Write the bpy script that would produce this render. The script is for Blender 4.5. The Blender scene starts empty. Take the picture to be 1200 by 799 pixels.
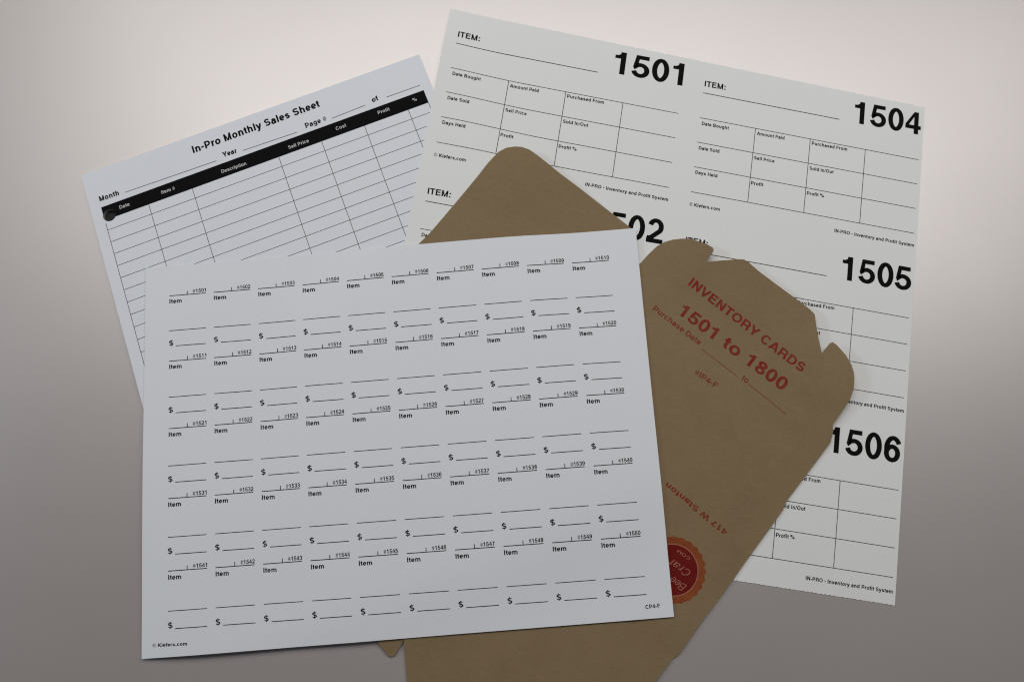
import bpy, bmesh, math, random
import numpy as np
from mathutils import Vector, Matrix
from mathutils.geometry import tessellate_polygon

S = bpy.context.scene
COL = S.collection

# ------------------------------------------------------------------ camera
cam = bpy.data.cameras.new('camera')
cam.sensor_width = 36.0
cam.lens = 36.0 * 1000.9 / 1200.0
cam.clip_start = 0.01
cam.clip_end = 50.0
cam_o = bpy.data.objects.new('camera', cam)
COL.objects.link(cam_o)
cam_o.matrix_world = (Matrix.Translation((0, 0, 0.46906)) @ Matrix.Rotation(0.22136, 4, 'X')
                      @ Matrix.Rotation(0.12313, 4, 'Z'))
S.camera = cam_o
S.cycles.pixel_filter_type = 'BLACKMAN_HARRIS'
S.cycles.filter_width = 1.2

# ------------------------------------------------------------------ world (dim room) and exposure
W = bpy.data.worlds.new('World')
S.world = W
W.use_nodes = True
W.node_tree.nodes['Background'].inputs[0].default_value = (0.80, 0.86, 1.0, 1)
W.node_tree.nodes['Background'].inputs[1].default_value = 0.05
S.view_settings.view_transform = 'Standard'
S.view_settings.look = 'None'
S.view_settings.exposure = 0.30
S.view_settings.gamma = 1.0


# ------------------------------------------------------------------ lamps: one window-like soft lamp beyond the far side
def area(name, loc, target, sx, sy, power, col):
    l = bpy.data.lights.new(name, 'AREA')
    l.shape = 'RECTANGLE'
    l.size, l.size_y, l.energy, l.color = sx, sy, power, col
    o = bpy.data.objects.new(name, l)
    COL.objects.link(o)
    o.location = loc
    o.rotation_euler = (Vector(target) - Vector(loc)).to_track_quat('-Z', 'Y').to_euler()
    return o


lamp = area('window_lamp', (0.106, 0.828, 1.193), (0.131, 0.439, 0), 2.23, 0.747, 8.0, (1.0, 0.955, 0.930))
lamp.data.spread = 2.22
# a weaker, cooler lamp far to the left
area('side_lamp', (-1.75, 0.15, 0.95), (0.05, 0.1, 0), 0.32, 0.32, 5.4, (0.86, 0.93, 1.0))

# ------------------------------------------------------------------ small helpers
MM = 0.001


def tag(o, label, cat, group=None):
    o['label'] = label
    o['category'] = cat
    if group:
        o['group'] = group


def empty(name, loc):
    o = bpy.data.objects.new(name, None)
    COL.objects.link(o)
    o.location = loc
    o.empty_display_size = 0.01
    return o


def link(name, verts, faces, mat, parent=None, smooth=None):
    me = bpy.data.meshes.new(name)
    v = np.asarray(verts, float)
    if parent is not None:
        v = v - np.array(parent.matrix_world.translation if parent.parent is None else parent_offset(parent))
    me.from_pydata(v.tolist(), [], faces)
    me.update()
    if smooth:
        for i in smooth:
            me.polygons[i].use_smooth = True
    me.materials.append(mat)
    o = bpy.data.objects.new(name, me)
    COL.objects.link(o)
    if parent is not None:
        o.parent = parent
    return o


def parent_offset(p):
    v = Vector((0, 0, 0))
    while p is not None:
        v = v + p.location
        p = p.parent
    return np.array(v)


def smooth01(t):
    t = np.clip(t, 0, 1)
    return t * t * (3 - 2 * t)


def hom(M, p):
    p = np.atleast_2d(np.asarray(p, float))
    q = np.c_[p, np.ones(len(p))] @ np.array(M).T
    return q[:, :2] / q[:, 2:]


# ------------------------------------------------------------------ where the sheets lie (local grid in inches -> table in metres)
PAD = [[0.02185784636901375, 0.0117062303502857, -0.24236472953309215],
       [0.011432392533401383, -0.02225267470375006, 0.15290287505490396],
       [-0.0033491828878900545, -0.00351393588986044, 1.0]]
CARD = [[0.02533463426454368, -0.0009468419932397365, -0.056613457594025376],
        [-0.0007930992826795868, -0.025377884876054975, 0.2673338752128438],
        [0.004096372826771466, 0.00047046398796320036, 1.0]]
FRONT = [[0.024482460265238336, 0.004994159363599697, -0.1931422457164753],
         [0.004777010857044471, -0.024269217602690355, 0.10600696285946044],
         [-0.003868094518942965, -0.000197954093061918, 1.0]]
PAD_I = np.linalg.inv(np.array(PAD))

E2 = [[65.7, 157.7], [68.4, 160.7], [71.9, 165.8], [76.4, 171.3], [80.2, 174.1], [85.0, 175.9], [89.9, 176.7], [94.9, 176.9],
      [100.0, 175.4], [104.0, 174.6], [107.6, 173.0], [108.4, 171.8], [107.8, 169.9], [104.5, 164.3], [116.4, 166.9], [124.3, 168.6],
      [126.2, 168.7], [128.5, 167.9], [135.0, 163.1], [145.2, 156.7], [154.3, 151.2], [165.8, 144.0], [168.5, 141.5], [169.9, 133.4],
      [171.3, 127.1], [173.3, 119.2], [177.5, 125.6], [179.0, 126.4], [181.4, 124.9], [186.5, 119.6], [189.6, 114.5], [191.1, 110.3],
      [191.6, 106.4], [191.5, 100.6], [189.8, 94.5], [181.7, 80.1], [182.1, 76.3], [181.1, 70.5], [174.0, 59.2], [166.5, 47.6],
      [158.6, 35.6], [157.0, 30.8], [150.6, 20.5], [140.8, 5.1], [132.5, -8.5], [125.5, -19.4], [116.1, -33.9], [106.5, -50.0],
      [102.9, -52.8], [95.2, -64.8], [82.3, -84.1], [63.7, -96.8], [8.3, -108.0], [-22.5, -111.5], [-32.0, -79.6], [-36.2, -61.2],
      [-38.5, -53.5], [-28.5, -32.9], [-6.6, 7.3], [61.4, 145.4]]
E1 = [[-59.1, 155.1], [-54.7, 160.9], [-31.4, 198.9], [-26.5, 207.7], [-21.4, 215.2], [-17.2, 218.5], [-12.3, 220.1], [-8.3, 220.5],
      [-3.6, 219.5], [1.8, 216.6], [7.2, 213.3], [15.4, 208.1], [28.8, 200.4], [35.2, 196.5], [54.4, 184.6], [59.7, 181.2], [61.9, 179.3],
      [62.1, 171.4], [62.9, 103.1], [31.5, -3.8], [-35.5, -53.1], [-37.5, -61.5], [-40.2, -66.9], [-41.2, -68.1], [-42.3, -68.3],
      [-43.7, -67.9], [-46.0, -65.8], [-49.2, -62.8], [-59.4, -51.7], [-89.0, 17.7], [-99.2, 92.4]]


def poly_dist(P, poly):
    """distance in mm from points (mm) to a polygon, 0 inside"""
    P = np.asarray(P, float)
    A = np.asarray(poly, float)
    B = np.roll(A, -1, 0)
    best = np.full(len(P), 1e9)
    inside = np.zeros(len(P), bool)
    for a, b in zip(A, B):
        d = b - a
        t = np.clip(((P - a) @ d) / (d @ d + 1e-12), 0, 1)
        best = np.minimum(best, np.hypot(*(P - a - t[:, None] * d).T))
        c = (a[1] > P[:, 1]) != (b[1] > P[:, 1])
        xi = a[0] + (P[:, 1] - a[1]) / (b[1] - a[1] + 1e-12) * d[0]
        inside ^= c & (P[:, 0] < xi)
    best[inside] = 0
    return best


PAD_T = 3.0


def over_pad(P):
    l = hom(PAD_I, P)
    du = np.maximum(np.maximum(-0.26 - l[:, 0], l[:, 0] - 8.17), 0)
    dv = np.maximum(np.maximum(-0.95 - l[:, 1], l[:, 1] - 9.9), 0)
    return 1 - smooth01((np.hypot(du, dv) * 24.4 - 3) / 45)


def z_pad(P):
    return np.full(len(P), PAD_T)


def z_card(P):
    return 0.35 + PAD_T * over_pad(P)


def bump(P, c, r, h):
    d = np.hypot(P[:, 0] * 1000 - c[0], P[:, 1] * 1000 - c[1])
    return h * np.exp(-(d / r) ** 2)


def z_env1(P):
    return 0.9 + PAD_T * over_pad(P) + bump(P, (-5, 222), 42, 4.2)


def z_env2(P):
    x, y = P[:, 0] * 1000, P[:, 1] * 1000
    # crease of the folded end: a shallow step line
    n = (x - 88.1) * 0.534 + (y + 40.6) * 0.846
    up = bump(P, (95, 182), 32, 5.0) + bump(P, (198, 112), 36, 5.0) + bump(P, (152, 160), 38, 3.0)
    return (1.5 + PAD_T * over_pad(P) + up * smooth01((x - 70) / 34)
            - 0.55 * np.exp(-(n / 2.2) ** 2) + 0.16 * np.sin(x * 0.05 + y * 0.02) * smooth01(np.hypot(x - 20, y - 60) / 200))


def z_front(P):
    d = np.minimum(poly_dist(P * 1000, E1), poly_dist(P * 1000, E2))
    x, y = P[:, 0] * 1000, P[:, 1] * 1000
    wave = 0.25 * np.sin(x * 0.031 + y * 0.012 + 0.6) + 0.2 * np.sin(y * 0.043 - x * 0.009)
    return 0.75 + 0.55 + wave + PAD_T * over_pad(P) + 1.55 * (1 - smooth01((d - 3) / 40))


# ------------------------------------------------------------------ slabs and print
def fill(loops, step):
    """triangulate an outline (metres, 2D) with holes and cut it along a grid"""
    bm = bmesh.new()
    vs = []
    for l in loops:
        for p in l:
            vs.append(bm.verts.new((p[0], p[1], 0)))
    flat = [p for l in loops for p in l]
    for t in tessellate_polygon([[Vector((p[0], p[1], 0)) for p in l] for l in loops]):
        a, b, c = (flat[i] for i in t)
        ar = (b[0] - a[0]) * (c[1] - a[1]) - (b[1] - a[1]) * (c[0] - a[0])
        if abs(ar) < 1e-13:
            continue
        t = t if ar > 0 else (t[0], t[2], t[1])
        try:
            bm.faces.new([vs[i] for i in t])
        except ValueError:
            pass
    xs = [p[0] for p in flat]
    ys = [p[1] for p in flat]
    for ax, lo, hi in ((0, min(xs), max(xs)), (1, min(ys), max(ys))):
        k = lo + step
        while k < hi - 1e-6:
            co = (k, 0, 0) if ax == 0 else (0, k, 0)
            no = (1, 0, 0) if ax == 0 else (0, 1, 0)
            bmesh.ops.bisect_plane(bm, geom=bm.verts[:] + bm.edges[:] + bm.faces[:], plane_co=co, plane_no=no, dist=1e-7)
            k += step
    return bm


def slab(name, loops, zf, thick, mat, parent=None, step=0.006):
    bm = fill(loops, step)
    bm.verts.index_update()
    P = np.array([v.co[:2] for v in bm.verts])
    z = zf(P) * MM
    n = len(P)
    top = np.c_[P, z]
    bot = np.c_[P, z - thick * MM]
    faces = [[v.index for v in f.verts] for f in bm.faces]
    nt = len(faces)
    allf = faces + [[i + n for i in reversed(f)] for f in faces]
    verts = [top, bot]
    k = 2 * n
    for e in bm.edges:
        if len(e.link_faces) == 1:
            f = e.link_faces[0]
            idx = [v.index for v in f.verts]
            a, b = e.verts[0].index, e.verts[1].index
            if idx[(idx.index(a) + 1) % len(idx)] != b:
                a, b = b, a
            verts.append(np.array([top[b], top[a], bot[a], bot[b]]))
            allf.append([k, k + 1, k + 2, k + 3])
            k += 4
    bm.free()
    return link(name, np.concatenate(verts), allf, mat, parent, smooth=range(2 * nt))


class Print:
    """flat ink laid on a sheet: polygons in local sheet coordinates"""

    def __init__(self, M, zf, lift=0.06, maxlen=None):
        self.M, self.zf, self.lift = M, zf, lift
        self.v, self.f, self.k = [], [], []
        self.layer = 0

    def poly(self, pts):
        n = len(self.v)
        self.v += [tuple(p) for p in pts]
        self.f.append(list(range(n, n + len(pts))))
        self.k += [self.layer] * len(pts)

    def strip(self, L, R, closed=False):
        n = len(self.v)
        m = len(L)
        for a, b in zip(L, R):
            self.v += [tuple(a), tuple(b)]
        self.k += [self.layer] * (2 * m)
        for i in range(m if closed else m - 1):
            j = (i + 1) % m
            self.f.append([n + 2 * i, n + 2 * j, n + 2 * j + 1, n + 2 * i + 1])

    def line(self, a, b, w, seg=0.2):
        a, b = np.array(a, float), np.array(b, float)
        d = b - a
        l = np.hypot(*d)
        nrm = np.array([-d[1], d[0]]) / l * w / 2
        n = max(1, int(l / seg))
        pts = [a + d * i / n for i in range(n + 1)]
        self.layer = (self.layer + 1) % 12
        self.strip([p + nrm for p in pts], [p - nrm for p in pts])

    def build(self, name, mat, parent):
        p = hom(self.M, self.v)
        z = (self.zf(p) + self.lift + np.array(self.k) * 0.0012) * MM
        v = np.c_[p, z]
        fs = []
        for f in self.f:
            a = v[f]
            x, y = a[:, 0], a[:, 1]
            ar = (x * np.roll(y, -1) - np.roll(x, -1) * y).sum()
            fs.append(f if ar > 0 else f[::-1])
        return link(name, v, fs, mat, parent)

    # ---- lettering
    def text(self, s, p0, p1, cap, fit=True, pen=(0.158, 0.130), slant=0.0):
        x = 0
        pieces = []
        prev = None
        lo = hi = None
        for ch in s:
            adv, st = glyph(ch, pen)
            for kind, pts, closed in st:
                pieces.append((kind, [(q[0] + x + slant * q[1], q[1]) for q in pts], closed))
            x += adv
        xs = []
        out = []
        for kind, pts, closed in pieces:
            if kind == 's':
                L, R = ribbon(pts, pen, closed)
                out.append((kind, L, R, closed))
                xs += [q[0] for q in L] + [q[0] for q in R]
            else:
                out.append((kind, pts, None, closed))
                xs += [q[0] for q in pts]
        x0, x1 = min(xs), max(xs)
        a, b = np.array(p0, float), np.array(p1, float)
        d = b - a
        l = np.hypot(*d)
        sx = l / (x1 - x0)
        sy = cap / CAP if cap else sx
        ux = d / l
        flip = np.sign(np.linalg.det(np.array(self.M)[:2, :2]))  # local y runs down the sheet unless local = world
        uy = np.array([ux[1], -ux[0]]) if flip < 0 else np.array([-ux[1], ux[0]])
        T = lambda q: a + ux * (q[0] - x0) * sx + uy * q[1] * sy
        for kind, A, B, closed in out:
            self.layer = (self.layer + 1) % 12
            if kind == 's':
                self.strip([T(q) for q in A], [T(q) for q in B], closed)
            else:
                self.poly([T(q) for q in A])


CAP = 0.72
XH = 0.53


def ribbon(pts, pen, closed):
    hx, hy = pen[0] / 2, pen[1] / 2
    q = [pts[0]]
    for t in pts[1:]:
        if math.hypot(t[0] - q[-1][0], t[1] - q[-1][1]) > 1e-5:
            q.append(t)
    p = np.array(q, float)
    n = len(p)
    L, R = [], []
    for i in range(n):
        if closed:
            a, b, c = p[i - 1], p[i], p[(i + 1) % n]
        else:
            a, b, c = p[max(i - 1, 0)], p[i], p[min(i + 1, n - 1)]
        d1 = (b - a) if np.hypot(*(b - a)) > 1e-9 else (c - b)
        d2 = (c - b) if np.hypot(*(c - b)) > 1e-9 else (b - a)
        d1 = d1 / np.hypot(*d1)
        d2 = d2 / np.hypot(*d2)
        n1 = np.array([-d1[1] * hx, d1[0] * hy])
        n2 = np.array([-d2[1] * hx, d2[0] * hy])
        # intersection of the two offset edges (mitre), limited
        m = np.array([-d1[1] - d2[1], d1[0] + d2[0]])
        ml = np.hypot(*m)
        if ml < 0.35:
            o = n1
        else:
            m = m / ml
            cosv = m @ np.array([-d1[1], d1[0]])
            o = np.array([m[0] * hx, m[1] * hy]) / max(cosv, 0.45)
        L.append(tuple(b + o))
        R.append(tuple(b - o))
    return L, R


def arc(cx, cy, rx, ry, a0, a1, n=None):
    n = n or max(5, int(abs(a1 - a0) / 15))
    return [(cx + rx * math.cos(math.radians(a0 + (a1 - a0) * i / n)), cy + ry * math.sin(math.radians(a0 + (a1 - a0) * i / n)))
            for i in range(n + 1)]


_G = {}


def glyph(ch, pen):
    key = (ch, pen)
    if key not in _G:
        _G[key] = make_glyph(ch, pen)
    return _G[key]


def make_glyph(ch, pen):
    wx, wy = pen
    a, b = wx / 2, wy / 2
    H, X = CAP, XH
    o = []
    s = lambda *segs, closed=False: o.append(('s', [q for g in segs for q in g], closed))
    P = lambda *pts: o.append(('p', list(pts), True))
    dot = lambda x, y: P((x - a, y), (x + a, y), (x + a, y + wx * .97), (x - a, y + wx * .97))

    def diag(x0, y0, x1, y1, k=1.05):   # horizontal-cut diagonal
        h = a * k * math.hypot(x1 - x0, y1 - y0) / max(abs(y1 - y0), 1e-3) * 0.96
        P((x0 - h, y0), (x0 + h, y0), (x1 + h, y1), (x1 - h, y1))
    ell = lambda cx, cy, rx, ry: o.append(('s', arc(cx, cy, rx, ry, 0, 360, 28)[:-1], True))
    hs = 0.071          # stem side bearing
    rd = 0.040          # round side bearing
    stem = lambda x, y0, y1: s([(x, y0), (x, y1)])
    bar = lambda x0, x1, y: s([(x0, y), (x1, y)])
    l = hs + a
    if ch == ' ':
        return .278, o
    if ch in '0Oo':
        w = {'0': .556, 'O': .778, 'o': .611}[ch]
        t = {'0': H, 'O': H, 'o': X}[ch]
        ell(w / 2, t / 2, w / 2 - rd - a + (.008 if ch == '0' else 0), t / 2 - b + .012)
    elif ch == '1':
        w = .556
        P((.235, 0), (.235 + wx, 0), (.235 + wx, .71), (.235, .71))
        P((.07, .595), (.07, .495), (.235, .495), (.235, .71), (.262, .71), (.215, .635), (.15, .60))
    elif ch == '2':
        w = .556
        s(arc(.275, H - b - .175, .205 - a + .03, .185, 168, -38), [(.13, b + .06)])
        P((.03, 0), (.515, 0), (.515, wy * 1.05), (.03, wy * 1.05))
        P((.03, wy), (.05, .2), (.2, .2), (.25, wy))
    elif ch == '3':
        w = .556
        r1 = (H - 2 * b) / 4
        s(arc(.265, H - b - r1 + .01, .165, r1, 165, -90))
        s(arc(.265, b + r1 - .006, .18, r1 + .006, 90, -165))
        bar(.2, .27, H / 2 + .003)
    elif ch == '4':
        w = .556
        P((.305, 0), (.305 + wx * .95, 0), (.305 + wx * .95, .71), (.305, .71))
        bar(.03, .525, .155 + b)
        P((.03, .155 + wy), (.03, .29), (.305, .71), (.39, .71), (.305, .55), (.15, .29), (.15, .155 + wy))
    elif ch == '5':
        w = .556
        P((.115, .71), (.485, .71), (.485, .71 - wy * 1.02), (.115, .71 - wy * 1.02))
        P((.115, .71), (.23, .71), (.175, .33), (.045, .33))
        s([(.11, .355)], arc(.262, .235, .186, .235 - b, 142, -168, 22))
    elif ch in '69':
        w = .556
        g = []
        q1 = arc(.276, .235, .166, .235 - b + .01, 0, 360, 26)[:-1]
        q2 = arc(.30, .375, .19, .345 - b, 28, 190, 14) + [(.11, .24)]
        if ch == '9':
            q1 = [(.556 - x, H - y) for x, y in q1]
            q2 = [(.556 - x, H - y) for x, y in q2]
        o.append(('s', q1, True))
        o.append(('s', q2, False))
    elif ch == '7':
        w = .556
        P((.04, .71), (.515, .71), (.515, .71 - wy), (.04, .71 - wy))
        s([(.45, .62)], [(.345, .45), (.255, .24), (.215, 0)])
    elif ch == '8':
        w = .556
        ell(.278, H - .19 + .005, .145, .19 - b)
        ell(.278, .207 - .007, .168, .207 - b)
    elif ch == 'A':
        w = .722
        diag(.09, 0, .361, H)
        diag(.632, 0, .361, H)
        bar(.19, .53, .20)
    elif ch in 'BPRDEFHKNMI':
        w = {'B': .722, 'P': .667, 'R': .722, 'D': .722, 'E': .667, 'F': .611, 'H': .722, 'K': .722, 'N': .722, 'M': .833, 'I': .278}[ch]
        stem(l if ch != 'I' else .139, 0, H)
        r = w - hs - a
        if ch in 'BPR':
            lo = {'B': .395, 'P': .27, 'R': .31}[ch]
            ry = (H - b - lo) / 2
            xr = {'B': .64, 'P': .625, 'R': .655}[ch] - a
            s([(l, H - b), (xr - ry, H - b)], arc(xr - ry, lo + ry, ry, ry, 90, -90), [(l, lo)])
        if ch == 'B':
            ry = (.395 - b) / 2
            xr = .675 - a
            s([(l, .395), (xr - ry, .395)], arc(xr - ry, b + ry, ry, ry, 90, -90), [(l, b)])
        if ch == 'R':
            s([(.45, .31)], arc(.47, .19, .105, .12, 90, 10), [(.582, .08), (.60, 0)])
        if ch == 'D':
            s([(l, H - b), (.34, H - b)], arc(.34, H / 2, .345 - a + .0, H / 2 - b, 90, -90), [(l, b)])
        if ch in 'EF':
            bar(l, w - .05, H - b)
            bar(l, w - .09, .385 if ch == 'E' else .35)
            if ch == 'E':
                bar(l, w - .04, b)
        if ch == 'H':
            stem(r, 0, H)
            bar(l, r, .385)
        if ch == 'K':
            diag(.19, .22, .60, H)
            diag(.35, .40, .62, 0)
        if ch == 'N':
            stem(r, 0, H)
            diag(l + .01, H, r - .01, 0, .9)
        if ch == 'M':
            stem(r, 0, H)
            diag(l + .01, H, w / 2, 0, .8)
            diag(r - .01, H, w / 2, 0, .8)
    elif ch == 'C':
        w = .722
        s(arc(.372, H / 2, .328 - a, H / 2 - b + .012, 38, 322, 26))
    elif ch in 'Ss$':
        w = {'S': .667, 's': .556, '$': .556}[ch]
        t = {'S': H, 's': X, '$': H - .04}[ch]
        y0 = .02 if ch == '$' else 0
        r1 = (t - 2 * b) / 4 + .003
        rx = w / 2 - .045 - a
        c = w / 2
        top = arc(c, y0 + t - b - r1, rx * .95, r1, 22, 255, 16)
        bot = arc(c, y0 + b + r1, rx, r1, 75, -158, 16)
        s(top, bot)
        if ch == '$':
            o.append(('p', [(c - .035, -.08), (c + .035, -.08), (c + .035, H + .06), (c - .035, H + .06)], True))
    elif ch == 'T':
        w = .611
        stem(.3055, 0, H - wy)
        bar(.02, .59, H - b)
    elif ch == 'V':
        w = .667
        diag(.085, H, .333, 0)
        diag(.582, H, .333, 0)
    elif ch == 'W':
        w = .944
        for x0, x1 in ((.08, .27), (.47, .27), (.47, .674), (.864, .674)):
            diag(x0, H, x1, 0, .95)
    elif ch == 'Y':
        w = .667
        stem(.333, 0, .30)
        diag(.085, H, .333, .26)
        diag(.582, H, .333, .26)
    elif ch in 'ad':
        if ch == 'd':
            w = .611
            stem(w - hs - a + .005, 0, H)
            ell(.29, X / 2, .25 - a, X / 2 - b + .01)
        else:
            w = .556
            r = .50 - a
            s(arc(.275, X - b - .13, r - .275, .137, 165, 0), [(r, .13), (r + .025, 0)])
            s([(r, .315), (.26, .30)], arc(.19 + .03, .16 + .005, .205 - a + .0, .14 + .005 - b * .3, 100, 300, 14), [(r, .16)])
    elif ch in 'bp':
        w = .611
        if ch == 'b':
            stem(l - .005, 0, H)
        else:
            stem(l - .005, -.2, X)
        ell(.32, X / 2, .25 - a, X / 2 - b + .01)
    elif ch == 'g':
        w = .611
        ell(.29, X / 2 + .01, .25 - a, X / 2 - b)
        r = w - hs - a + .005
        s([(r, X), (r, -.04)], arc(.29, -.04, r - .29, .165 - b, 0, -160))
    elif ch == 'c':
        w = .556
        s(arc(.285, X / 2, .25 - a, X / 2 - b + .01, 40, 320, 22))
    elif ch == 'e':
        w = .556
        bar(.10, .45, .255)
        s([(.528 - a, .225)], arc(.278, X / 2, .25 - a, X / 2 - b + .01, 0, 318, 24))
    elif ch in 'ft':
        w = .333
        if ch == 'f':
            s([(.165, 0), (.165, .56)], arc(.285, .56, .12, H - b - .56, 180, 80))
            bar(.01, .31, X - b)
        else:
            s([(.165, .66), (.165, .16)], arc(.265, .16, .10, .16 - b, 180, 285))
            bar(.01, .305, X - b)
    elif ch in 'hnm':
        w = {'h': .611, 'n': .611, 'm': .889}[ch]
        stem(l - .008, 0, H if ch == 'h' else X)
        r = w - hs - a + .005
        if ch == 'm':
            mid = w / 2
            for q0, q1 in ((l, mid), (mid, r)):
                rr = (q1 - q0) / 2
                s([(q0, X - b - .15)], arc(q0 + rr, X - b - .15, rr, .155, 180, 0), [(q1, 0)])
        else:
            rr = (r - l) / 2
            s([(l, X - b - .16)], arc(l + rr, X - b - .16, rr, .168, 180, 0), [(r, 0)])
    elif ch == 'u':
        w = .611
        r = w - hs - a + .005
        stem(r, 0, X)
        rr = (r - l) / 2
        s([(l, X), (l, b + .15)], arc(l + rr, b + .15, rr, .155, 180, 360))
    elif ch in 'il':
        w = .278
        stem(.139, 0, H if ch == 'l' else X)
        if ch == 'i':
            P((.139 - a, H - wy), (.139 + a, H - wy), (.139 + a, H), (.139 - a, H))
    elif ch == 'k':
        w = .556
        stem(l - .008, 0, H)
        diag(.16, .16, .45, X)
        diag(.27, .30, .47, 0)
    elif ch == 'r':
        w = .389
        stem(l - .008, 0, X)
        s([(l, X - .25)], arc(l + .20, X - .25 + .02, .20, .22 - b + .01, 180, 90))
    elif ch in 'vy':
        w = .556
        diag(.085, X, .278, 0)
        diag(.471, X, .278, 0)
        if ch == 'y':
            s([(.278, .02), (.24, -.09), (.19, -.14), (.08, -.14)])
    elif ch == '#':
        w = .556
        for x in (.17, .35):
            P((x - .028, 0), (x + .028, 0), (x + .068, .70), (x + .012, .70))
        for y in (.24, .47):
            P((.02, y - .03), (.535, y - .03), (.535, y + .03), (.02, y + .03))
    elif ch == '%':
        w = .889
        for x, y in ((.2, .53), (.69, .18)):
            o.append(('s', arc(x, y, .12, .13, 0, 360, 18)[:-1], True))
        P((.27, -.01), (.34, -.01), (.62, .72), (.55, .72))
    elif ch == '-':
        w = .333
        P((.03, .22), (.30, .22), (.30, .22 + wy), (.03, .22 + wy))
    elif ch in ':.':
        w = .333 if ch == ':' else .278
        dot(w / 2, 0)
        if ch == ':':
            dot(w / 2, X - wx)
    elif ch == '/':
        w = .278
        P((-.01, -.02), (.08, -.02), (.29, .74), (.20, .74))
    elif ch == '\u00a9':
        w = .737
        o.append(('c', arc(.368, .36, .335, .335, 0, 360, 26)[:-1], .05))
        o.append(('c2', arc(.368, .36, .16, .17, 45, 315, 16), .08))
        res = []
        for kind, pts, t in o:
            pp = np.array(pts)
            c = np.array([.368, .36])
            closed = kind == 'c'
            n = len(pp)
            for i in range(n if closed else n - 1):
                p, q = pp[i], pp[(i + 1) % n]
                u, v = (p - c) / np.hypot(*(p - c)), (q - c) / np.hypot(*(q - c))
                res.append(('p', [tuple(p - u * t / 2), tuple(p + u * t / 2), tuple(q + v * t / 2), tuple(q - v * t / 2)], True))
        return w, res
    else:
        w = .5
    return w, o


# ------------------------------------------------------------------ materials
def mat(name, col, rough=0.85, spec=0.3, noise=None, bump=None, coat=0.0):
    """Principled with fine procedural variation: noise = (scale, amount, colour2), bump = (scale, strength)"""
    m = bpy.data.materials.new(name)
    m.use_nodes = True
    nt = m.node_tree
    b = nt.nodes['Principled BSDF']
    b.inputs['Base Color'].default_value = (*col, 1)
    b.inputs['Roughness'].default_value = rough
    b.inputs['Specular IOR Level'].default_value = spec
    b.inputs['Coat Weight'].default_value = coat
    tc = nt.nodes.new('ShaderNodeTexCoord')
    last = None
    for sc, amt, c2 in (noise or []):
        n = nt.nodes.new('ShaderNodeTexNoise')
        n.inputs['Scale'].default_value = sc
        n.inputs['Detail'].default_value = 6
        n.inputs['Roughness'].default_value = 0.65
        nt.links.new(tc.outputs['Object'], n.inputs['Vector'])
        r = nt.nodes.new('ShaderNodeValToRGB')
        r.color_ramp.elements[0].position = 0.38
        r.color_ramp.elements[1].position = 0.68
        r.color_ramp.elements[0].color = (0, 0, 0, 1)
        r.color_ramp.elements[1].color = (amt, amt, amt, 1)
        nt.links.new(n.outputs['Fac'], r.inputs[0])
        mx = nt.nodes.new('ShaderNodeMix')
        mx.data_type = 'RGBA'
        mx.inputs[6].default_value = (*col, 1)
        mx.inputs[7].default_value = (*c2, 1)
        if last is not None:
            nt.links.new(last, mx.inputs[6])
        nt.links.new(r.outputs[0], mx.inputs[0])
        last = mx.outputs[2]
    if last is not None:
        nt.links.new(last, b.inputs['Base Color'])
    if bump:
        n = nt.nodes.new('ShaderNodeTexNoise')
        n.inputs['Scale'].default_value = bump[0]
        n.inputs['Detail'].default_value = 5
        nt.links.new(tc.outputs['Object'], n.inputs['Vector'])
        bp = nt.nodes.new('ShaderNodeBump')
        bp.inputs['Strength'].default_value = bump[1]
        bp.inputs['Distance'].default_value = 0.0002
        nt.links.new(n.outputs['Fac'], bp.inputs['Height'])
        nt.links.new(bp.outputs['Normal'], b.inputs['Normal'])
    return m


M_TABLE = mat('white_laminate', (0.352, 0.312, 0.292), 0.374, 0.5, [(9, .35, (0.327, 0.289, 0.27)), (700, .25, (0.318, 0.28, 0.262))], (500, .05))
M_TABLE.node_tree.nodes['Principled BSDF'].inputs['IOR'].default_value = 2.85
_nt = M_TABLE.node_tree
_n = _nt.nodes.new('ShaderNodeTexNoise')
_n.inputs['Scale'].default_value = 7.0
_n.inputs['Detail'].default_value = 8
_tc = [q for q in _nt.nodes if q.type == 'TEX_COORD'][0]
_nt.links.new(_tc.outputs['Object'], _n.inputs['Vector'])
_mr = _nt.nodes.new('ShaderNodeMapRange')
_mr.inputs['To Min'].default_value = 0.34
_mr.inputs['To Max'].default_value = 0.41
_nt.links.new(_n.outputs['Fac'], _mr.inputs['Value'])
_nt.links.new(_mr.outputs['Result'], _nt.nodes['Principled BSDF'].inputs['Roughness'])
M_PAPER = mat('white_bond_paper', (0.742, 0.775, 0.803), 0.9, 0.2, [(14, .35, (0.712, 0.745, 0.775)), (900, .3, (0.685, 0.715, 0.742))], (1200, .10))
M_CARD = mat('white_card_stock', (0.760, 0.780, 0.764), 0.9, 0.2, [(14, .35, (0.730, 0.750, 0.734)), (900, .3, (0.70, 0.722, 0.707))], (1200, .10))
M_PAD = mat('ledger_paper', (0.725, 0.76, 0.803), 0.9, 0.2, [(14, .35, (0.70, 0.735, 0.778)), (900, .3, (0.672, 0.70, 0.738))], (1200, .10))
M_EDGE = mat('pad_backing_board', (0.20, 0.155, 0.09), 0.95, 0.1)
M_KRAFT = mat('brown_kraft_paper', (0.238, 0.172, 0.092), 0.85, 0.25,
              [(26, .8, (0.205, 0.142, 0.073)), (90, .35, (0.262, 0.187, 0.104)), (420, .35, (0.275, 0.198, 0.112)), (1300, .5, (0.185, 0.126, 0.064))], (1200, .2))

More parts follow.
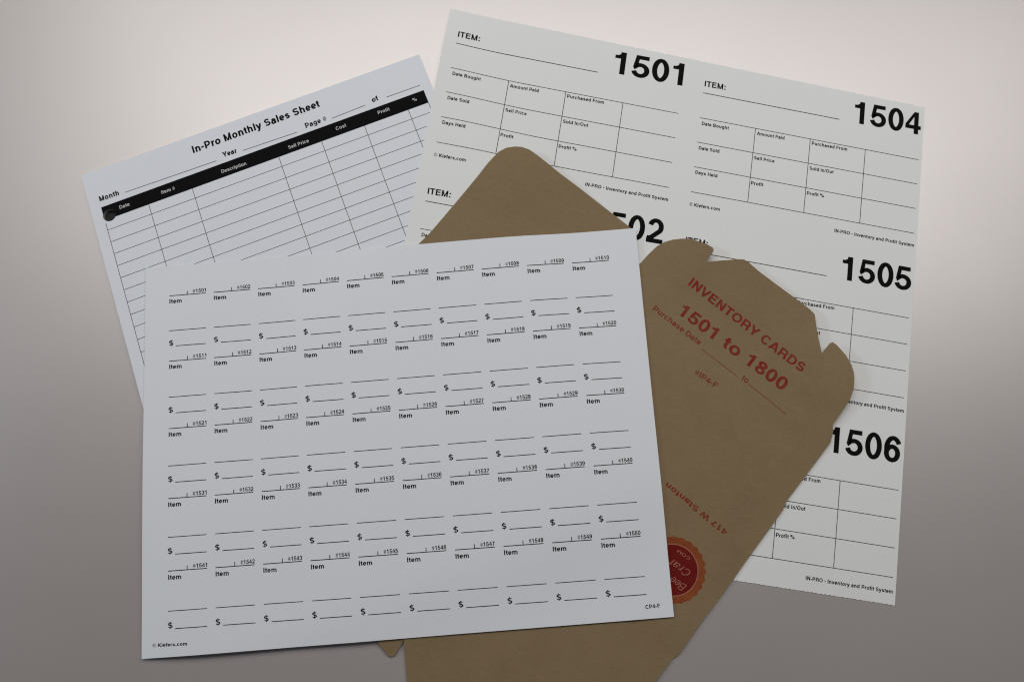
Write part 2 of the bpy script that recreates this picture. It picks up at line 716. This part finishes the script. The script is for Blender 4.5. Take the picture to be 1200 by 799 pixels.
# long pale fibres and darker specks in the kraft
_nt = M_KRAFT.node_tree
_b = _nt.nodes['Principled BSDF']
_prev = _b.inputs['Base Color'].links[0].from_socket
_tc = [q for q in _nt.nodes if q.type == 'TEX_COORD'][0]
for rot, sc, amt, colr in ((0.62, (120, 700, 120), .16, (0.31, 0.23, 0.135, 1)), (-0.9, (150, 800, 150), .14, (0.165, 0.113, 0.056, 1))):
    _m = _nt.nodes.new('ShaderNodeMapping')
    _m.inputs['Rotation'].default_value = (0, 0, rot)
    _m.inputs['Scale'].default_value = sc
    _nt.links.new(_tc.outputs['Object'], _m.inputs['Vector'])
    _n = _nt.nodes.new('ShaderNodeTexNoise')
    _n.inputs['Scale'].default_value = 1.0
    _n.inputs['Detail'].default_value = 3
    _nt.links.new(_m.outputs[0], _n.inputs['Vector'])
    _r = _nt.nodes.new('ShaderNodeValToRGB')
    _r.color_ramp.elements[0].position = 0.58
    _r.color_ramp.elements[1].position = 0.72
    _r.color_ramp.elements[1].color = (amt, amt, amt, 1)
    _nt.links.new(_n.outputs['Fac'], _r.inputs[0])
    _x = _nt.nodes.new('ShaderNodeMix')
    _x.data_type = 'RGBA'
    _x.inputs[7].default_value = colr
    _nt.links.new(_prev, _x.inputs[6])
    _nt.links.new(_r.outputs[0], _x.inputs[0])
    _prev = _x.outputs[2]
_nt.links.new(_prev, _b.inputs['Base Color'])
M_INK = mat('black_ink', (0.006, 0.006, 0.006), 0.85, 0.03, [(900, .5, (0.012, 0.012, 0.012))])
M_LINE = mat('thin_black_rule', (0.012, 0.012, 0.012), 0.8, 0.08)
M_GREY = mat('grey_rule', (0.035, 0.035, 0.038), 0.8, 0.1)
M_WHITEINK = mat('reversed_white_lettering', (0.52, 0.53, 0.54), 0.9, 0.2)
M_RED = mat('red_stamp_ink', (0.235, 0.022, 0.018), 0.85, 0.08, [(230, .8, (0.20, 0.062, 0.036)), (900, .5, (0.14, 0.020, 0.014))])
M_REDP = mat('red_offset_ink', (0.215, 0.026, 0.013), 0.85, 0.08, [(700, .5, (0.20, 0.05, 0.026))])
M_ORANGE = mat('orange_seal_ink', (0.27, 0.068, 0.018), 0.85, 0.08, [(160, .9, (0.19, 0.036, 0.015)), (700, .6, (0.22, 0.085, 0.036))])
M_DARKRED = mat('dark_red_seal_ink', (0.135, 0.010, 0.008), 0.85, 0.08, [(300, .5, (0.17, 0.014, 0.010))])
M_TAN = mat('tan_seal_lettering', (0.36, 0.145, 0.095), 0.8, 0.2)
M_HOLE = mat('shaded_hole_bottom', (0.030, 0.031, 0.030), 0.9, 0.1)  # shade deep in the drilled hole, put into the colour
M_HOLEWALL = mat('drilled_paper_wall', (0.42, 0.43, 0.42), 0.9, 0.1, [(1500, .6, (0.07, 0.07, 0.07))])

# ------------------------------------------------------------------ the table
tb = bmesh.new()
bmesh.ops.create_cube(tb, size=1)
bmesh.ops.scale(tb, vec=(1.9, 1.35, 0.03), verts=tb.verts)
bmesh.ops.bevel(tb, geom=tb.edges[:], offset=0.004, segments=3, affect='EDGES')
bmesh.ops.translate(tb, vec=(0, 0.16, -0.015), verts=tb.verts)
me = bpy.data.meshes.new('table_top')
tb.to_mesh(me)
tb.free()
me.materials.append(M_TABLE)
table = bpy.data.objects.new('table_top', me)
COL.objects.link(table)
table['kind'] = 'structure'
table['label'] = 'glossy white table top under all the papers'
table['category'] = 'table'


def quad(M, c, n=1, jag=0.0, seed=1, jag_sides=()):
    """outline of a sheet from its four local corners; jag roughens perforated sides"""
    rnd = random.Random(seed)
    out = []
    for i in range(4):
        a, b = np.array(c[i], float), np.array(c[(i + 1) % 4], float)
        m = int(np.hypot(*(b - a)) / 0.05) if i in jag_sides else 1
        d = b - a
        nn = np.array([d[1], -d[0]]) / np.hypot(*d)
        for k in range(m):
            p = a + d * k / m
            if k:
                p = p + nn * jag * ((k % 2) - 0.5 + rnd.uniform(-.35, .35))
            out.append(p)
    return [tuple(q) for q in hom(M, out)]


def ccw(l):
    A = np.array(l)
    ar = (A[:, 0] * np.roll(A[:, 1], -1) - np.roll(A[:, 0], -1) * A[:, 1]).sum()
    return l if ar > 0 else l[::-1]


# ------------------------------------------------------------------ the sales sheet pad
pc = hom(PAD, [(4, 4)])[0]
pad = empty('sales_sheet_pad', (pc[0], pc[1], 0))
bpy.context.view_layer.update()
tag(pad, 'white pad of monthly sales sheets with a black heading band and a drilled hole', 'paper pad')
PC = [(-.259, -.952), (8.155, -.927), (8.185, 9.9), (-.26, 9.9)]
hc = (0.132, 0.256)
hr = 0.152
hole = [(hc[0] + hr * math.cos(t), hc[1] + hr * math.sin(t)) for t in np.linspace(0, 2 * math.pi, 29)[:-1]]
holew = [tuple(q) for q in hom(PAD, hole)]
slab('page_stack', [ccw(quad(PAD, PC)), holew], z_pad, PAD_T - 0.55, M_PAD, pad, step=0.012)
PB = [(-.272, -.970), (8.168, -.945), (8.198, 9.91), (-.272, 9.91)]
slab('backing_board', [ccw(quad(PAD, PB))], lambda P: np.full(len(P), 0.5), 0.5, M_EDGE, pad, step=0.05)
# the hole: its paper wall and a bottom disc coloured dark for the shade down there
n = len(holew)
hw = np.array(holew)
hcw = hw.mean(0)
hv = np.concatenate([np.c_[hcw + (hw - hcw) * .995, np.full(n, 2.96 * MM)], np.c_[hcw + (hw - hcw) * .97, np.full(n, .56 * MM)]])
hole_o = link('binder_hole', hv, [[i, i + n, (i + 1) % n + n, (i + 1) % n] for i in range(n)], M_HOLEWALL, pad)
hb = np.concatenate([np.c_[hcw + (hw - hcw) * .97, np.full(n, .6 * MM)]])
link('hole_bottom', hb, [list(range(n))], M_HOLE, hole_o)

p = Print(PAD, z_pad)
p.text('In-Pro Monthly Sales Sheet', (2.384, -.50), (5.531, -.518), .188, pen=(.172, .142))
p.build('title_print', M_INK, pad)
p = Print(PAD, z_pad)
p.text('Month', (.004, -.154), (.473, -.143), .13, pen=(.175, .145))
p.text('Year', (3.012, -.139), (3.356, -.128), .13, pen=(.175, .145))
p.text('Page #', (5.051, -.114), (5.573, -.119), .13, pen=(.165, .135))
p.text('of', (6.72, -.149), (6.872, -.158), .13, pen=(.175, .145))
p.build('field_name_print', M_INK, pad)
p = Print(PAD, z_pad)
for u0, v0, u1, v1 in ((.612, -.154, 2.843, -.113), (3.502, -.129, 4.821, -.095), (5.691, -.123, 6.535, -.150), (7.067, -.157, 7.903, -.151)):
    p.line((u0, v0), (u1, v1), .013)
p.build('blank_line_print', M_GREY, pad)
BH = .345
# heading band, notched round the hole
du = math.sqrt(hr * hr - (BH - hc[1]) ** 2)
th0 = math.atan2(BH - hc[1], du)
th1 = math.pi + 0.30
hr2 = hr - .002
band = [(-.004, 0), (7.94, 0), (7.94, BH)] + [(hc[0] + hr2 * math.cos(th0 - (2 * math.pi + th0 - th1) * k / 18),
                                               hc[1] + hr2 * math.sin(th0 - (2 * math.pi + th0 - th1) * k / 18)) for k in range(19)]
band = [(max(u, -.004), v) for u, v in band]
bb = fill([ccw([tuple(q) for q in hom(PAD, band)])], .02)
bb.verts.index_update()
bo = link('heading_band', [(v.co.x, v.co.y, (PAD_T + .045) * MM) for v in bb.verts], [[v.index for v in f.verts] for f in bb.faces], M_INK, pad)
bb.free()
for t, u0, v0, u1, v1 in (('Date', .40, .203, .641, .206), ('Item #', 1.416, .210, 1.74, .218), ('Description', 2.873, .236, 3.474, .249),
                          ('Sell Price', 4.514, .243, 5.013, .248), ('Cost', 5.699, .208, 5.948, .205), ('Profit', 6.744, .191, 7.031, .194),
                          ('%', 7.615, .196, 7.71, .191)):
    p = Print(PAD, z_pad, lift=.09)
    p.text(t, (u0, v0), (u1, v1), .086, pen=(.14, .11))
    p.build('column_heading_print', M_WHITEINK, bo)
p = Print(PAD, z_pad)
rows = [BH + .252 + .3045 * k for k in range(13)]
for v in rows:
    p.line((.0, v), (7.935, v), .011)
for u in (.004, 1.062, 2.121, 4.235, 5.289, 6.348, 7.434, 7.935):
    p.line((u, BH + (.07 if u < .1 else 0)), (u, 4.15), .011)
p.build('ruled_grid_print', M_GREY, pad)

# ------------------------------------------------------------------ the inventory card sheet
cc = hom(CARD, [(5.8, 4.5)])[0]
cards = empty('inventory_card_sheet', (cc[0], cc[1], 0))
bpy.context.view_layer.update()
tag(cards, 'large white sheet of six ruled inventory cards with big black numbers', 'card sheet')
CC = [(-.285, -1.563), (11.754, -1.44), (11.761, 10.658), (-.28, 10.66)]
slab('card_stock', [ccw(quad(CARD, CC, jag=.012, jag_sides=(0, 2)))], z_card, .22, M_CARD, cards, step=.007)
U1, U2, U3, UR = 1.394, 2.785, 4.191, 5.568
for ci in range(2):
    for ri in range(3):
        num = 1501 + ci * 3 + ri
        if num == 1503:     # wholly covered by the sheets above it
            continue
        ou, ov = ci * 6.108, ri * 4.068
        p = Print(CARD, z_card)
        p.line((ou, ov - .668), (ou + 3.474, ov - .668), .017)
        for k in range(4):
            p.line((ou, ov + .644 * k), (ou + UR, ov + .644 * k), .014)
        for u in (U1, U2, U3):
            p.line((ou + u, ov), (ou + u, ov + .644 * 3), .014)
        form = p.build('card_form_print', M_LINE, cards)
        form['label'] = 'ruled card form under the big number %d' % num
        p = Print(CARD, z_card)
        p.text('ITEM:', (ou + .015, ov - .848), (ou + .545, ov - .856), .150)
        for t, u0, v0, u1, v1 in (('Date Bought', .063, .18, .735, .17), ('Amount Paid', 1.444, .163, 2.139, .150), ('Purchased From', 2.833, .144, 3.735, .126),
                                  ('Date Sold', .058, .825, .57, .816), ('Sell Price', 1.437, .809, 1.948, .799), ('Sold In/Out', 2.831, .806, 3.439, .792),
                                  ('Days Held', .047, 1.46, .587, 1.454), ('Profit', 1.426, 1.468, 1.731, 1.461), ('Profit %', 2.821, 1.459, 3.252, 1.448)):
            p.text(t, (ou + u0, ov + v0), (ou + u1, ov + v1), .088)
        p.text('\u00a9 Kiefers.com', (ou - .005, ov + 2.288), (ou + .74, ov + 2.28), .086)
        p.text('IN-PRO - Inventory and Profit System', (ou + 3.58, ov + 2.275), (ou + 5.583, ov + 2.278), .085)
        p.build('form_caption_print', M_INK, form)
        p = Print(CARD, z_card)
        v = {1501: -.73, 1504: -.655, 1505: -.648, 1506: -.60, 1502: -.69, 1503: -.65}[num]
        p.text(str(num), (ou + 3.85, ov + v), (ou + 5.575, ov + v - .015), .60, pen=(.148, .122))
        nb = p.build('card_number_print', M_INK, form)
        nb['label'] = 'big black number %d' % num

# ------------------------------------------------------------------ the plain envelope under the price tag sheet
o = slab('kraft_envelope', [ccw([(x * MM, y * MM) for x, y in E1])], z_env1, .45, M_KRAFT, None, step=.006)
tag(o, 'unprinted brown envelope mostly under the white tag sheet, its rounded flap pointing to the top', 'envelope')

# ------------------------------------------------------------------ the printed envelope
env = empty('kraft_envelope', (0.08, 0.04, 0))
bpy.context.view_layer.update()
tag(env, 'brown envelope stamped in red with INVENTORY CARDS and a round seal, its corners notched', 'envelope')
slab('envelope_body', [ccw([(x * MM, y * MM) for x, y in E2])], z_env2, .5, M_KRAFT, env, step=.005)
I3 = [[MM, 0, 0], [0, MM, 0], [0, 0, 1]]


def stamp(name, items, m, lines=(), pen=(.15, .122), lift=.07, slant=0, parent=env):
    p = Print(I3, z_env2, lift=lift)
    for t, a, b, cap in items:
        p.text(t, a, b, cap, pen=pen, slant=slant)
    for a, b, w in lines:
        p.line(a, b, w, seg=4)
    return p.build(name, m, parent)


stamp('title_print', [('INVENTORY CARDS', (95.5, 150.0), (162.8, 107.2), 5.3)], M_RED, pen=(.155, .130))
stamp('number_range_print', [('1501 to 1800', (91.1, 132.8), (153.1, 95.5), 7.4)], M_RED)
stamp('purchase_date_print', [('Purchase Date', (77.0, 133.3), (104.9, 115.9), 3.19), ('to', (129.6, 99.5), (133.2, 97.6), 3.14)], M_RED,
      [((106.7, 113.9), (127.1, 101.2), .3), ((134.0, 97.4), (155.8, 82.9), .3)], pen=(.13, .11))
stamp('code_print', [('#IP4-F', (103.2, 99.5), (116.0, 92.6), 3.12)], M_RED, pen=(.14, .115))
stamp('address_print', [('417 W Stanton', (127.9, 16.0), (93.3, 38.0), 3.1)], M_REDP, pen=(.145, .12))

# the round seal
sc = np.array([100.0, -7.7])


def disc(name, r0, r1, m, parent, lift, scallop=0.0, nseg=96):
    p = Print(I3, z_env2, lift=lift)
    n = nseg
    rr = [r1 + scallop * (math.sin(i * 2 * math.pi * 24 / n) + .5 * math.sin(i * 1.7)) for i in range(n)]
    steps = max(1, int((r1 - r0) / 3))
    for q in range(steps):
        f0, f1 = q / steps, (q + 1) / steps
        A = [tuple(sc + np.array([math.cos(2 * math.pi * i / n), math.sin(2 * math.pi * i / n)]) * (r0 + (rr[i] - r0) * f0)) for i in range(n)]
        B = [tuple(sc + np.array([math.cos(2 * math.pi * i / n), math.sin(2 * math.pi * i / n)]) * (r0 + (rr[i] - r0) * f1)) for i in range(n)]
        p.layer = 0
        p.strip(A, B, closed=True)
    return p.build(name, m, parent)


seal = disc('round_seal', .2, 17.3, M_ORANGE, env, .055, .42)
disc('seal_disc', .2, 13.4, M_DARKRED, seal, .085)
disc('seal_ring', 13.1, 13.6, M_TAN, seal, .105)


seal_text = stamp('seal_lettering_print', [('.COM', (109.5, -.6), (102.0, 3.2), 1.65)], M_TAN, pen=(.10, .09), lift=.115, parent=seal)
p = Print(I3, z_env2, lift=.115)
p.text('Craf', (109.6, -7.2), (98.3, -1.6), 3.9, pen=(.085, .06), slant=.32)
p.text('Bee', (108.0, -14.9), (100.1, -10.7), 3.9, pen=(.085, .06), slant=.32)
p.build('seal_script_print', M_TAN, seal)

# ------------------------------------------------------------------ the price tag sheet on top
fc = hom(FRONT, [(5, 3.5)])[0]
tags = empty('price_tag_sheet', (fc[0], fc[1], 0))
bpy.context.view_layer.update()
tag(tags, 'white sheet of fifty small numbered price tag forms lying on top of the other papers', 'paper sheet')
FC = [(-.526, -.701), (10.50, -.697), (10.33, 7.64), (-.559, 7.725)]
slab('paper', [ccw(quad(FRONT, FC))], z_front, .16, M_PAPER, tags, step=.006)
for r in range(5):
    for c in range(10):
        num = 1501 + r * 10 + c
        ou, ov = c * 1.0, r * 1.5
        p = Print(FRONT, z_front)
        p.line((ou + .016, ov + .003), (ou + .835, ov + .003), .017)
        p.line((ou + .42, ov), (ou + .42, ov - .085), .016)
        p.line((ou + .012, ov + .811), (ou + .832, ov + .811), .015)
        p.line((ou + .165, ov + 1.166), (ou + .832, ov + 1.166), .016)
        p.text('#%d' % num, (ou + .54, ov - .025), (ou + .840, ov - .027), .086, pen=(.145, .115))
        p.text('Item', (ou + .017, ov + .181), (ou + .293, ov + .180), .099)
        p.text('$', (ou + .010, ov + 1.155), (ou + .108, ov + 1.155), .122, pen=(.13, .10))
        f = p.build('price_tag_print', M_INK, tags)
        f['label'] = 'price tag form numbered %d' % num
p = Print(FRONT, z_front)
p.text('\u00a9 Kiefers.com', (-.326, 7.506), (.416, 7.511), .070)
p.build('copyright_print', M_INK, tags)
p = Print(FRONT, z_front)
p.text('CP4-F', (9.78, 7.45), (10.076, 7.44), .080)
p.build('form_code_print', M_INK, tags)
